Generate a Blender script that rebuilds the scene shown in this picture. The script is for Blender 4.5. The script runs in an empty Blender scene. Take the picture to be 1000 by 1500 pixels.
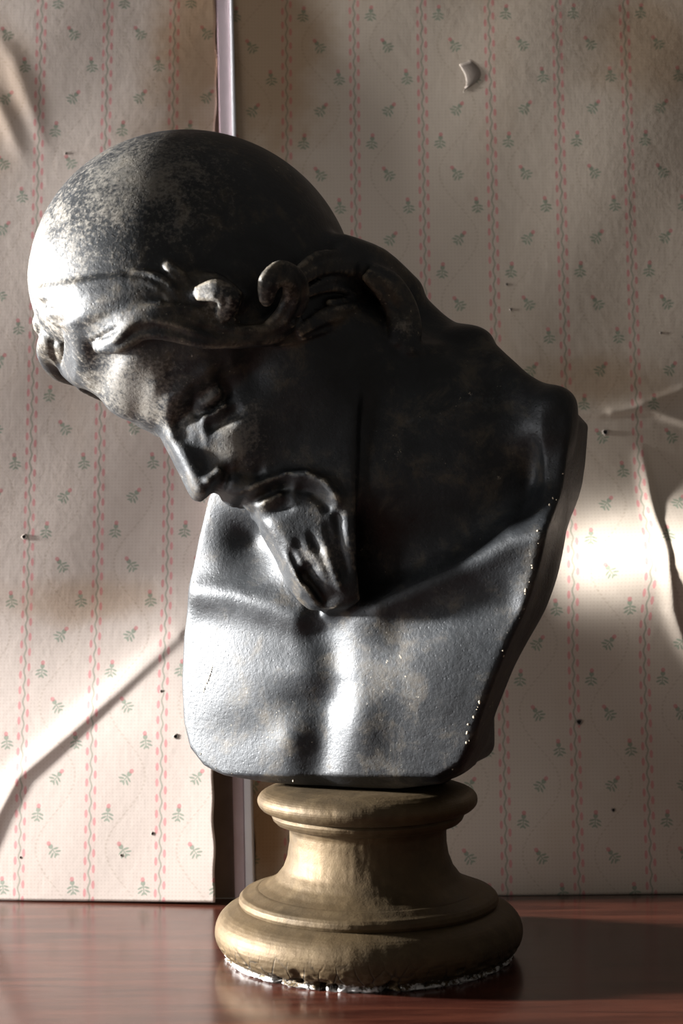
import bpy, bmesh, math, random
import numpy as np
from mathutils import Vector, Matrix

# ---------------------------------------------------------------- camera, world, lights, exposure
PX = 0.00045                 # metres that one photo pixel covers at the socle's axis
FOC = 2200.0                 # focal length in photo pixels
DCAM = 2200.0                # camera distance to the socle's axis, in the same unit
HC = 570.0                   # camera height above the table top, in the same unit
PITCH = math.atan(70.0 / FOC)
ROLL = math.radians(-0.45)

def W(u, d, h):              # sculpt units (right, away, up; origin left of frame on the table) -> metres
    return Vector(((u - 500) * PX, d * PX, h * PX))

scene = bpy.context.scene
COL = scene.collection
cam_d = bpy.data.cameras.new('camera')
cam = bpy.data.objects.new('camera', cam_d)
COL.objects.link(cam)
cam_d.sensor_fit = 'VERTICAL'
cam_d.sensor_height = 24.0
cam_d.lens = 24.0 * FOC / 1500.0
cam_d.clip_start = 0.02
cam.location = W(500, -DCAM, HC)
cam.rotation_euler = (Matrix.Rotation(math.pi / 2 + PITCH, 3, 'X') @ Matrix.Rotation(ROLL, 3, 'Z')).to_euler()
scene.camera = cam
cam_d.dof.use_dof = True
cam_d.dof.focus_distance = (DCAM - 40) * PX
cam_d.dof.aperture_fstop = 5.6

world = bpy.data.worlds.new('room_light')
scene.world = world
world.use_nodes = True
bg = world.node_tree.nodes['Background']
bg.inputs['Color'].default_value = (1.0, 0.94, 0.88, 1)
bg.inputs['Strength'].default_value = 0.12

def area_light(name, loc, target, sx, sy, power, color, spread=180):
    ld = bpy.data.lights.new(name, 'AREA')
    ld.shape = 'RECTANGLE'; ld.size = sx; ld.size_y = sy
    ld.energy = power; ld.color = color; ld.spread = math.radians(spread)
    o = bpy.data.objects.new(name, ld)
    COL.objects.link(o)
    o.location = loc
    o.rotation_euler = (Vector(target) - Vector(loc)).to_track_quat('-Z', 'Y').to_euler()
    return o

KEY_T = W(330, -20, 870)
key_dir = Vector((-0.97, 0.075, 0.065)).normalized()
area_light('window_sunlight', KEY_T + key_dir * 2.3, KEY_T, 0.17, 0.17, 500, (0.98, 0.99, 1.0))
area_light('fill_light', (-1.3, -0.50, 0.10), (-0.1, 0.1, 0.1), 0.6, 0.6, 6.5, (0.93, 0.96, 1.0))  # added soft fill standing inside the room, lifts the wallpaper

vs = scene.view_settings
vs.view_transform = 'Standard'
vs.look = 'None'
vs.exposure = 0.0
vs.gamma = 1.0
vs.use_curve_mapping = False

# ---------------------------------------------------------------- small helpers
def link(name, mesh, mat=None, parent=None):
    o = bpy.data.objects.new(name, mesh)
    COL.objects.link(o)
    if mat is not None:
        mesh.materials.append(mat)
    if parent is not None:
        o.parent = parent
    return o

def tag(o, label=None, cat=None, group=None, kind=None):
    if label: o['label'] = label
    if cat: o['category'] = cat
    if group: o['group'] = group
    if kind: o['kind'] = kind
    return o

def mesh_from(name, verts, faces, smooth=True):
    me = bpy.data.meshes.new(name)
    verts = np.asarray(verts, dtype=np.float32)
    me.from_pydata([tuple(map(float, v)) for v in verts], [], [tuple(map(int, f)) for f in faces])
    if smooth:
        me.polygons.foreach_set('use_smooth', [True] * len(me.polygons))
    me.update()
    return me

def mesh_np(name, verts, quads, smooth=True):
    me = bpy.data.meshes.new(name)
    n = len(verts); m = len(quads)
    me.vertices.add(n)
    me.vertices.foreach_set('co', np.ascontiguousarray(verts, dtype=np.float32).ravel())
    me.loops.add(m * 4)
    me.loops.foreach_set('vertex_index', np.ascontiguousarray(quads, dtype=np.int32).ravel())
    me.polygons.add(m)
    me.polygons.foreach_set('loop_start', np.arange(0, m * 4, 4, dtype=np.int32))
    me.update(calc_edges=True)
    if smooth:
        me.polygons.foreach_set('use_smooth', np.ones(m, dtype=bool))
    return me

# node maths written as python expressions
class E:
    def __init__(s, nt, sock): s.nt, s.s = nt, sock
    def _op(s, op, o=None, c=None, rev=False):
        n = s.nt.nodes.new('ShaderNodeMath'); n.operation = op
        ins = [s, o, c]
        if rev: ins[0], ins[1] = o, s
        for i, v in enumerate(ins):
            if v is None: continue
            if isinstance(v, E): s.nt.links.new(v.s, n.inputs[i])
            else: n.inputs[i].default_value = float(v)
        return E(s.nt, n.outputs[0])
    def __add__(s, o): return s._op('ADD', o)
    __radd__ = __add__
    def __sub__(s, o): return s._op('SUBTRACT', o)
    def __rsub__(s, o): return s._op('SUBTRACT', o, rev=True)
    def __mul__(s, o): return s._op('MULTIPLY', o)
    __rmul__ = __mul__
    def __truediv__(s, o): return s._op('DIVIDE', o)
    def floor(s): return s._op('FLOOR')
    def fmod(s, o): return s._op('FLOORED_MODULO', o)
    def abs(s): return s._op('ABSOLUTE')
    def sin(s): return s._op('SINE')
    def cos(s): return s._op('COSINE')
    def sqrt(s): return s._op('SQRT')
    def lt(s, o): return s._op('LESS_THAN', o)
    def gt(s, o): return s._op('GREATER_THAN', o)
    def max(s, o): return s._op('MAXIMUM', o)
    def min(s, o): return s._op('MINIMUM', o)
    def pow(s, o): return s._op('POWER', o)
    def exp(s): return s._op('EXPONENT')
    def step(s, lo, hi):
        n = s.nt.nodes.new('ShaderNodeMapRange'); n.interpolation_type = 'SMOOTHSTEP'
        s.nt.links.new(s.s, n.inputs['Value'])
        n.inputs['From Min'].default_value = lo; n.inputs['From Max'].default_value = hi
        return E(s.nt, n.outputs['Result'])

class Mat:
    def __init__(s, name):
        s.m = bpy.data.materials.new(name); s.m.use_nodes = True
        s.nt = s.m.node_tree
        s.b = s.nt.nodes['Principled BSDF']
        s.tc = s.nt.nodes.new('ShaderNodeTexCoord')
    def obj(s): return s.tc.outputs['Object']
    def xyz(s, sock=None):
        n = s.nt.nodes.new('ShaderNodeSeparateXYZ'); s.nt.links.new(sock or s.obj(), n.inputs[0])
        return [E(s.nt, n.outputs[i]) for i in range(3)]
    def mapped(s, scale=(1, 1, 1), loc=(0, 0, 0)):
        n = s.nt.nodes.new('ShaderNodeMapping'); s.nt.links.new(s.obj(), n.inputs[0])
        n.inputs['Scale'].default_value = scale; n.inputs['Location'].default_value = loc
        return n.outputs[0]
    def noise(s, scale, detail=4, rough=0.55, vec=None, dist=0.0):
        n = s.nt.nodes.new('ShaderNodeTexNoise'); s.nt.links.new(vec or s.obj(), n.inputs['Vector'])
        n.inputs['Scale'].default_value = scale; n.inputs['Detail'].default_value = detail
        n.inputs['Roughness'].default_value = rough; n.inputs['Distortion'].default_value = dist
        return E(s.nt, n.outputs['Fac'])
    def voronoi(s, scale, vec=None, feature='F1'):
        n = s.nt.nodes.new('ShaderNodeTexVoronoi'); n.feature = feature
        s.nt.links.new(vec or s.obj(), n.inputs['Vector']); n.inputs['Scale'].default_value = scale
        return E(s.nt, n.outputs['Distance'])
    def pointiness(s):
        n = s.nt.nodes.new('ShaderNodeNewGeometry'); return E(s.nt, n.outputs['Pointiness'])
    def mix(s, fac, a, b, mode='MIX'):
        n = s.nt.nodes.new('ShaderNodeMix'); n.data_type = 'RGBA'; n.blend_type = mode
        if isinstance(fac, E): s.nt.links.new(fac.s, n.inputs[0])
        else: n.inputs[0].default_value = fac
        for v, i in ((a, 6), (b, 7)):
            if isinstance(v, tuple): n.inputs[i].default_value = (*v, 1)
            else: s.nt.links.new(v, n.inputs[i])
        return n.outputs[2]
    def set(s, key, v):
        if isinstance(v, E): v = v.s
        if isinstance(v, tuple): s.b.inputs[key].default_value = (*v, 1)
        elif isinstance(v, (int, float)): s.b.inputs[key].default_value = v
        else: s.nt.links.new(v, s.b.inputs[key])
    def bump(s, h, dist=0.001, strength=1.0):
        n = s.nt.nodes.new('ShaderNodeBump'); s.nt.links.new(h.s, n.inputs['Height'])
        n.inputs['Distance'].default_value = dist; n.inputs['Strength'].default_value = strength
        s.nt.links.new(n.outputs[0], s.b.inputs['Normal'])

# ---------------------------------------------------------------- materials
def mat_plain(name, col, rough=0.6, noise_scale=40, var=0.25):
    m = Mat(name)
    n = m.noise(noise_scale, 5)
    m.set('Base Color', m.mix(n, tuple(c * (1 - var) for c in col), tuple(min(1, c * (1 + var)) for c in col)))
    m.set('Roughness', rough)
    return m.m

def mat_patina(name, wear=0.0, brown=0.0, gloss=0.40, rubbed_lit=()):
    """lamp-black paint gone blue-grey with dust, worn brown on the high places, flaked to the plaster in specks"""
    m = Mat(name)
    big = m.noise(11, 5, 0.6); mid = m.noise(55, 7, 0.68, dist=0.4); fine = m.noise(420, 4, 0.65)
    alt = m.noise(24, 7, 0.68, vec=m.mapped((1, 1, 1), (7, 2, 5)), dist=0.5)
    speck = m.noise(230, 4, 0.75, vec=m.mapped((1, 1, 1), (3.1, 1.7, 0.4)))
    c = m.mix((big * 0.6 + mid * 0.4).step(0.36, 0.64), (0.0028, 0.003, 0.0034), (0.016, 0.018, 0.020))
    c = m.mix((mid * 0.5 + alt * 0.5 + brown).step(0.49, 0.65) * 0.75, c, (0.072, 0.055, 0.034))
    c = m.mix((alt * 0.7 + fine * 0.3).step(0.53, 0.68) * 0.55, c, (0.042, 0.048, 0.052))
    pt = m.pointiness()
    edge = (pt + (mid - 0.5) * 0.12 + (fine - 0.5) * 0.06 + wear).step(0.535, 0.60)
    c = m.mix(edge * 0.7, c, (0.30, 0.25, 0.18))
    X, Y, Z = m.xyz()
    for (p, rad, amt) in rubbed_lit:              # worn pale patches; on dome, forehead and curl also painted highlight
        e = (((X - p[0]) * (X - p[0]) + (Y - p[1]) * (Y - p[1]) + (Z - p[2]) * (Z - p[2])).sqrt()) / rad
        rub_lit = (1.0 - e + (mid - 0.5) * 1.8 + (fine - 0.5) * 2.2).step(0.05, 0.9)
        c = m.mix(rub_lit * amt, c, (0.24, 0.215, 0.18))
    flecks = (speck + (alt - 0.5) * 0.6 + wear).step(0.70, 0.77)
    c = m.mix(flecks * 0.75, c, (0.40, 0.35, 0.27))
    m.set('Base Color', c)
    m.set('Roughness', (gloss + 0.12 * mid + (alt - 0.4) * 0.5 + flecks * 0.25 + edge * 0.15))
    m.set('Specular IOR Level', 0.45)
    pits = m.voronoi(260).step(0.0, 0.25)
    m.bump(fine * 0.6 + mid * 0.5 + m.noise(190, 4, 0.6) * 0.3 + pits * 0.22 + flecks * 0.3, 0.0009, 0.5)
    return m.m

def mat_gilt():
    m = Mat('bronze_paint')
    big = m.noise(16, 5, 0.6); mid = m.noise(80, 6, 0.65); fine = m.noise(700, 3, 0.6)
    c = m.mix(big.step(0.2, 0.85), (0.098, 0.062, 0.026), (0.040, 0.027, 0.013))
    c = m.mix(mid.step(0.4, 0.85) * 0.6, c, (0.135, 0.092, 0.043))
    c = m.mix((fine * 0.6 + mid * 0.4).step(0.62, 0.7) * 0.5, c, (0.05, 0.04, 0.03))
    x, y, z = m.xyz()
    # bare plaster along the chipped lower rim
    low = (z + (mid - 0.5) * 0.016 + (m.noise(190, 3, 0.7) - 0.5) * 0.014)
    white = 1.0 - low.step(0.0012, 0.0034)
    c = m.mix(white * 0.85, c, (0.62, 0.60, 0.57))
    crack = (1 - (m.voronoi(95, vec=m.mapped((1, 1, 0.5)), feature='DISTANCE_TO_EDGE')).step(0.0, 0.07)) * (1 - low.step(0.006, 0.022))
    c = m.mix(crack * (mid.step(0.40, 0.52)) * 0.95, c, (0.02, 0.018, 0.015))
    m.set('Base Color', c)
    m.set('Metallic', (1 - white) * 0.55)
    m.set('Roughness', 0.5 + 0.2 * mid + white * 0.3)
    m.bump(fine * 0.35 + mid * 0.9 + m.noise(220, 4, 0.6) * 0.5 - crack * 0.8, 0.0009, 0.35)
    return m.m

def mat_mahogany():
    m = Mat('mahogany')
    v = m.mapped((1.0, 11.0, 6.0))
    g = m.noise(7, 8, 0.62, vec=v, dist=0.6); s = m.noise(30, 5, 0.6, vec=m.mapped((0.5, 16.0, 8.0)))
    c = m.mix(g.step(0.3, 0.72), (0.030, 0.008, 0.0052), (0.095, 0.028, 0.016))
    c = m.mix(s.step(0.52, 0.75) * 0.7, c, (0.018, 0.006, 0.004))
    m.set('Base Color', c)
    m.set('Roughness', 0.16 + 0.14 * m.noise(18, 6, 0.6))
    m.set('Specular IOR Level', 0.55)
    m.set('Coat Weight', 0.25); m.set('Coat Roughness', 0.12)
    m.bump(s * 0.5 + m.noise(60, 4) * 0.5, 0.00025, 0.5)
    return m.m

def mat_wallpaper(name, x0, period, rise, sprig0, stains_shade, tone, shear=0.0):
    """printed paper: wavy ribbon stripes, four staggered rose sprigs to a repeat, faint trailing vine and dotted ground"""
    m = Mat(name)
    X, Y, Z = m.xyz()
    X = X / PX; Z = Z / PX                      # local sheet units, x from the sheet's left edge, z up from the table
    nz = m.noise(30, 4)
    # tone of the bare paper
    c = m.mix(m.noise(9, 5, 0.6), tone, tuple(t * 0.86 for t in tone))
    # dotted ground
    dx = (X / (period / 20.0)).fmod(1.0) - 0.5; dz = (Z / (period / 20.0)).fmod(1.0) - 0.5
    dots = (dx * dx + dz * dz * 1.4).lt(0.045)
    c = m.mix(dots * 0.2, c, (0.30, 0.19, 0.12))
    s = ((X - Z * shear - x0) / period).fmod(1.0)           # 0..1 across a column
    # trailing vine
    ph = (Z - sprig0) / (rise * 4)
    vx = 0.5 + 0.27 * (ph * (2 * math.pi)).sin()
    vine = ((s - vx).abs().lt(0.016)) * ((Z / 7.0).fmod(1.0).lt(0.55))
    c = m.mix(vine * 0.22, c, (0.27, 0.19, 0.11))
    # ribbon
    sx = (s - (s.gt(0.5))) * period             # signed distance from the stripe, in units
    wave = (Z * (2 * math.pi / 26.0)).sin() * 1.6
    line = (sx - wave).abs().lt(1.5)
    wash = (sx.abs()).lt(9.5)
    c = m.mix(wash * 0.13, c, (0.70, 0.38, 0.36))
    c = m.mix(line * 0.55, c, (0.16, 0.22, 0.15))
    for sgn, off in ((-1, 0.0), (1, 13.0)):
        q = ((Z + off) / 26.0).fmod(1.0) - 0.5
        e = (sx - 7.2 * sgn) / 2.7; f = q * 26.0 / 7.0
        dash = (e * e + f * f).lt(1.0)
        c = m.mix(dash * 0.55, c, (0.62, 0.13, 0.16))
    # sprigs
    r = (Z - sprig0) / rise + 0.5
    k = r.floor(); kq = (r - k - 0.5) * rise    # vertical offset from the sprig's centre
    km = k.fmod(4.0)
    is1 = (km - 1).abs().lt(0.5); is2 = (km - 2).abs().lt(0.5); is3 = (km - 3).abs().lt(0.5); is0 = (km).lt(0.5)
    px = is0 * 0.25 + is1 * 0.52 + is2 * 0.77 + is3 * 0.47
    ang = is0 * 0.10 + is1 * 0.70 + is2 * -0.12 + is3 * -0.62
    lx = (s - px) * period
    ca, sa = ang.cos(), ang.sin()
    p = lx * ca - kq * sa; q = lx * sa + kq * ca
    pa = p.abs()
    def ell(cx, cy, rx, ry, rot=0.0, base=None):
        b = pa if base is None else base
        a, e = b - cx, q - cy
        co, si = math.cos(rot), math.sin(rot)
        u = (a * co + e * si) / rx; w = (e * co - a * si) / ry
        return (u * u + w * w).lt(1.0)
    green = ell(0, 5.0, 4.0, 4.2).max((pa.lt(0.9)) * (q.lt(4.0)) * (q.gt(-14.0)))
    green = green.max(ell(5.6, -2.5, 5.0, 1.7, -0.35)).max(ell(6.2, -8.5, 5.2, 1.7, -0.5)).max(ell(2.6, -12.5, 3.4, 1.5, -0.9))
    pink = ell(0, 11.0, 3.6, 4.0)
    c = m.mix(green * 0.6, c, (0.10, 0.20, 0.13))
    c = m.mix(pink * 0.6, c, (0.55, 0.13, 0.15))
    # water staining with edges of its own; one mark also paints shade
    wob = (m.noise(16, 5, 0.6) - 0.5) * 1.1 + (m.noise(50, 4, 0.6) - 0.5) * 0.3
    st = None
    for (cx, cz, rx, rz, amt) in stains_shade:
        e = (X - cx) / rx; f = (Z - cz) / rz
        g = (1 - (e * e + f * f).sqrt() + wob).step(0.0, 0.75) * amt
        st = g if st is None else st.max(g)
    c = m.mix(st, c, m.mix(1.0, c, (0.62, 0.47, 0.31), 'MULTIPLY'))
    c = m.mix(m.noise(5, 6, 0.65, vec=m.mapped((1, 1, 0.6))).step(0.48, 0.75) * 0.5, c, m.mix(1.0, c, (0.74, 0.62, 0.48), 'MULTIPLY'))
    m.set('Base Color', c)
    m.set('Roughness', 0.55)
    m.set('Specular IOR Level', 0.3)
    m.bump(nz * 0.6 + m.noise(160, 3) * 0.3, 0.0008, 0.4)
    return m.m

M_gilt = mat_gilt()
M_mahog = mat_mahogany()
M_plank = mat_plain('brown_board', (0.16, 0.105, 0.07), 0.7, 30, 0.5)
M_pink = mat_plain('pink_gloss_paint', (0.50, 0.40, 0.42), 0.45, 60, 0.12)
M_white = mat_plain('white_edge_paint', (0.72, 0.71, 0.72), 0.5, 60, 0.08)
M_plaster = mat_plain('cream_plaster', (0.42, 0.37, 0.30), 0.8, 20, 0.2)
M_floor = mat_plain('floor_boards', (0.10, 0.065, 0.04), 0.5, 12, 0.4)
M_hole = mat_plain('dark_hole', (0.012, 0.010, 0.009), 0.9, 60, 0.2)
M_paper_back = mat_plain('torn_paper', (0.28, 0.23, 0.19), 0.7, 90, 0.15)

# ---------------------------------------------------------------- the room: floor, walls, window, table
def box_bm(bm, lo, hi):
    vs_ = [bm.verts.new((x, y, z)) for x in (lo[0], hi[0]) for y in (lo[1], hi[1]) for z in (lo[2], hi[2])]
    for f in ((0, 1, 3, 2), (4, 6, 7, 5), (0, 4, 5, 1), (2, 3, 7, 6), (0, 2, 6, 4), (1, 5, 7, 3)):
        bm.faces.new([vs_[i] for i in f])

def boxes(name, lst, mat, parent=None, bevel=0.0, smooth=False):
    bm = bmesh.new()
    for lo, hi in lst: box_bm(bm, lo, hi)
    bmesh.ops.recalc_face_normals(bm, faces=bm.faces)
    if bevel:
        bmesh.ops.bevel(bm, geom=bm.edges[:], offset=bevel, segments=2, affect='EDGES', profile=0.5)
    me = bpy.data.meshes.new(name); bm.to_mesh(me); bm.free()
    return link(name, me, mat, parent)

TABLE_H = 0.76
WALL_D = 362.0               # depth of the wall's foot on the table, sculpt units
LEAN = math.radians(5.0)
ZF = -TABLE_H
tag(boxes('floor', [((-1.9, -2.2, ZF - 0.05), (1.9, 1.0, ZF))], M_floor), kind='structure')
# left wall with the window opening the light comes through
tag(boxes('wall_left', [((-1.98, -2.2, ZF), (-1.90, -1.25, 2.0)), ((-1.98, 0.42, ZF), (-1.90, 1.0, 2.0)),
                        ((-1.98, -1.25, ZF), (-1.90, 0.42, -0.10)), ((-1.98, -1.25, 1.60), (-1.90, 0.42, 2.0))], M_plaster), kind='structure')
win = tag(boxes('window_1', [((-1.97, -1.25, -0.10), (-1.91, -1.19, 1.60)), ((-1.97, 0.36, -0.10), (-1.91, 0.42, 1.60)),
                             ((-1.97, -1.19, 1.54), (-1.91, 0.36, 1.60)), ((-1.97, -1.19, -0.10), (-1.91, 0.36, -0.04))], M_white), kind='structure')

# mahogany table
table = bpy.data.objects.new('table', None); COL.objects.link(table)
table.location = (0, 0, ZF)
tag(table, 'polished dark red mahogany table carrying the plaster bust', 'table')
TX0, TX1, TY0, TY1 = -0.62, 0.66, -0.46, (WALL_D - 2) * PX
boxes('table_top', [((TX0, TY0, TABLE_H - 0.028), (TX1, TY1, TABLE_H))], M_mahog, table, 0.003)
boxes('apron', [((TX0 + .05, TY0 + .05, TABLE_H - 0.12), (TX1 - .05, TY0 + .07, TABLE_H - 0.0281)),
                ((TX0 + .05, TY1 - .07, TABLE_H - 0.12), (TX1 - .05, TY1 - .05, TABLE_H - 0.0281))], M_mahog, table)
for lx in (TX0 + .04, TX1 - .09):
    for ly in (TY0 + .04, TY1 - .09):
        boxes('leg', [((lx, ly, 0.0), (lx + .05, ly + .05, TABLE_H - 0.0282))], M_mahog, table, 0.004)

# leaning papered back wall
wall = tag(boxes('wall_back', [((-1.2, 0.002, -0.001), (1.2, 0.05, 1.1))], M_plank), kind='structure')
wall.location = W(500, WALL_D + 6, 0)
tag(boxes('wall_back_lower', [((-1.2, WALL_D * PX + 0.004, ZF), (1.2, WALL_D * PX + 0.05, -0.0015))], M_plaster), kind='structure')
wall.rotation_euler = (-LEAN, 0, 0)

def wall_uv(px, py):
    """photo pixel -> (x, z) in the wall's own plane, sculpt units from its foot under frame centre"""
    rx, ry = px - 500.0, 750.0 - py
    cr, sr = math.cos(-ROLL), math.sin(-ROLL)
    rx, ry = rx * cr + ry * sr, -rx * sr + ry * cr
    k = ry / FOC
    dd, hh = math.cos(PITCH) - k * math.sin(PITCH), math.sin(PITCH) + k * math.cos(PITCH)
    xx = rx / FOC
    # (t*dd - DCAM) = WALL_D + tan(LEAN) * (HC + t*hh)
    tl = math.tan(LEAN)
    t = (DCAM + WALL_D + tl * HC) / (dd - tl * hh)
    return t * xx, (HC + t * hh) / math.cos(LEAN)

def seg_dist(X, Z, pts):
    """distance, signed side and parameter to a polyline given in wall coordinates"""
    best = np.full(X.shape, 1e9); side = np.zeros(X.shape); par = np.zeros(X.shape)
    n = len(pts) - 1
    for i in range(n):
        ax, az = pts[i]; bx, bz = pts[i + 1]
        dx, dz = bx - ax, bz - az; L2 = dx * dx + dz * dz
        t = np.clip(((X - ax) * dx + (Z - az) * dz) / L2, 0, 1)
        ex, ez = X - ax - t * dx, Z - az - t * dz
        d = np.sqrt(ex * ex + ez * ez)
        sg = np.sign(dx * ez - dz * ex)
        m = d < best
        best[m] = d[m]; side[m] = sg[m]; par[m] = (i + t[m]) / n
    return best, side, par

def wp(*pts): return [wall_uv(*p) for p in pts]

def paper_relief(X, Z):
    """height of the loose paper off the board, sculpt units"""
    H = 3.0 * np.sin(X / 150.0 + Z / 310.0) * np.sin(Z / 190.0 + 0.7) + 0.5 * np.sin(X / 47.0 - Z / 83.0)
    # diagonal crease, lower left: a raised fold
    d, s, t = seg_dist(X, Z, wp((262, 935), (180, 1010), (95, 1085), (30, 1140), (0, 1195), (-40, 1300)))
    amp = 1.5 + 2.5 * np.sin(np.clip(t, 0, 1) * 2.6)
    H += amp * np.exp(-(d / np.where(s > 0, 9, 22)) ** 2)
    # the lower part of the left sheet has come off the board: it stands further out towards its free edge
    xa, zb = wall_uv(0, 830)
    xe, ze = wall_uv(318, 1090)
    f = np.clip((zb - Z) / (zb - ze), 0, 1); f = f * f * (3 - 2 * f)
    H += np.where(X < xe + 5, 0.135 * np.clip(X - xa + 60, 0, 600) * f, 0)
    # wrinkles, upper left
    for pl, a, w in (([(-30, 20), (20, 90), (50, 170), (75, 240)], 1.6, 17), ([(-30, 100), (12, 180), (40, 250)], 1.6, 15)):
        d, s, t = seg_dist(X, Z, wp(*pl)); H += a * np.sin(np.clip(t, 0, 1) * math.pi) ** 1.5 * np.exp(-(d / w) ** 2)
    # bulge on the right with a sharp fold on its far side
    fold = wp((938, 650), (948, 700), (953, 770), (962, 840), (980, 895), (1004, 945), (1040, 1010))
    d, s, t = seg_dist(X, Z, fold)
    left = s < 0
    xb0, zb0 = wall_uv(790, 825)
    env = np.exp(-((Z - zb0) / 86.0) ** 2)
    ramp = np.clip((X - xb0) / 310.0, 0, 1.05) * np.exp(-np.clip((X - xb0 - 300) / 120.0, 0, 9) ** 2)
    tail = np.clip(np.minimum(t * 5, (1.05 - t) * 4), 0, 1)
    H += np.where(X > 0, 150 * env * ramp, 0) + np.where(left, 5 * tail * np.exp(-(d / 15) ** 2), 5 * tail * np.exp(-(d / 5) ** 2))
    # buckled ridge where two lengths meet, right
    d, s, t = seg_dist(X, Z, wp((820, 607), (880, 608), (940, 600), (1010, 622)))
    H += np.where(s > 0, 3 * np.exp(-(d / 16) ** 2), 3 * np.exp(-(d / 5) ** 2))
    d, s, t = seg_dist(X, Z, wp((895, 605), (925, 600), (1000, 570)))
    H += 1.2 * np.exp(-(d / 7) ** 2)
    # torn curl
    return H

def paper_sheet(name, xa_top, xa_bot, xb_top, xb_bot, mat, z0=-0.5, z1=1760, ncol=120, nrow=420, raise_=6):
    zs = np.linspace(z0, z1, nrow); ts = np.linspace(0, 1, ncol)
    Zg, Tg = np.meshgrid(zs, ts, indexing='ij')
    fr = (Zg - z0) / (z1 - z0)
    wob = 1.5 * np.sin(Zg / 37.0) + 1.2 * np.sin(Zg / 13.0 + 1)
    xa = xa_bot + (xa_top - xa_bot) * fr + wob; xb = xb_bot + (xb_top - xb_bot) * fr + wob
    Xg = xa + (xb - xa) * Tg
    H = np.maximum(paper_relief(Xg, Zg), -5) + raise_
    v = np.stack([Xg * PX, -H * PX, Zg * PX], -1).reshape(-1, 3)
    idx = np.arange(nrow * ncol).reshape(nrow, ncol)
    q = np.stack([idx[:-1, :-1], idx[:-1, 1:], idx[1:, 1:], idx[1:, :-1]], -1).reshape(-1, 4)
    me = mesh_np(name, v, q)
    o = link(name, me, mat, wall)
    sm = o.modifiers.new('paper_thickness', 'SOLIDIFY'); sm.thickness = 0.0005; sm.offset = -1
    return o

xl_t = wall_uv(316, 0)[0]; xl_b = wall_uv(318, 1310)[0]
xr_t = wall_uv(339, 0)[0]; xr_b = wall_uv(374, 1310)[0]
def ext(top, bot, z1=1760, zt=wall_uv(500, 0)[1]): return bot + (top - bot) * z1 / zt
SL = wall_uv(134, 1305)[0]; SR = wall_uv(742, 1302)[0]
st_l = [(wall_uv(300, 60)[0], wall_uv(300, 60)[1], 130, 330, 0.85), (wall_uv(120, 880)[0], wall_uv(120, 880)[1], 190, 60, 0.55),
        (wall_uv(0, 150)[0], wall_uv(0, 150)[1], 90, 200, 0.5)]
st_shade_r = [(wall_uv(390, 80)[0], wall_uv(390, 80)[1], 170, 330, 0.8), (wall_uv(950, 60)[0], wall_uv(950, 60)[1], 180, 170, 0.6),
        (wall_uv(880, 560)[0], wall_uv(880, 560)[1], 190, 75, 0.55), (wall_uv(390, 1230)[0], wall_uv(390, 1230)[1], 60, 130, 1.0)]  # last one paints the shade beside the batten's foot into the paper
TONE_L = (0.66, 0.56, 0.49); TONE_R = (0.63, 0.53, 0.43)
mp_l = mat_wallpaper('rose_stripe_paper_left', SL, 120.5, 60.4, wall_uv(240, 1188)[1], st_l, TONE_L, 0.0075)
mp_r = mat_wallpaper('rose_stripe_paper_right', SR, 122.6, 60.1, wall_uv(870, 1200)[1], st_shade_r, TONE_R)

sheet_l = paper_sheet('wallpaper_sheet', -1300, -1300, ext(xl_t, xl_b), xl_b, mp_l, ncol=260)
sheet_r = paper_sheet('wallpaper_sheet', ext(xr_t, xr_b), xr_b, 1400, 1400, mp_r, ncol=400)

# painted batten in the gap between the two papered sheets
def batten(name, pts, y0, y1, mat, parent=None):         # y1: how proud at the foot and at the top
    bm = bmesh.new()
    a = [bm.verts.new((x * PX, -y0 * PX, z * PX)) for x, z in pts]
    b = [bm.verts.new((x * PX, -(y1[0] if z < 10 else y1[1]) * PX, z * PX)) for x, z in pts]
    bm.faces.new(a); bm.faces.new(b[::-1])
    for i in range(len(a)):
        j = (i + 1) % len(a); bm.faces.new((a[i], b[i], b[j], a[j]))
    bmesh.ops.recalc_face_normals(bm, faces=bm.faces)
    bmesh.ops.bevel(bm, geom=bm.edges[:], offset=0.0008, segments=2, affect='EDGES')
    me = bpy.data.meshes.new(name); bm.to_mesh(me); bm.free()
    return link(name, me, mat, parent)
zt = wall_uv(500, 0)[1]
def wl(xt, xb):              # a slanting line on the wall, from its foot to above the frame
    t, b = wall_uv(xt, 0)[0], wall_uv(xb, 1310)[0]
    return lambda z: b + (t - b) * z / zt
e0, e1, e2 = wl(317, 346), wl(336, 362), wl(341, 374)
trim = tag(batten('trim_1', [(e0(0), 0), (e1(0), 0), (e1(1760), 1760), (e0(1760), 1760)], -4, (38, 3), M_pink), kind='structure')
trim.location = wall.location; trim.rotation_euler = wall.rotation_euler
batten('painted_edge', [(e1(0) + .5, 0), (e2(0), 0), (e2(1760), 1760), (e1(1760) + .5, 1760)], -4, (46, 7), M_white, trim)

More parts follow.
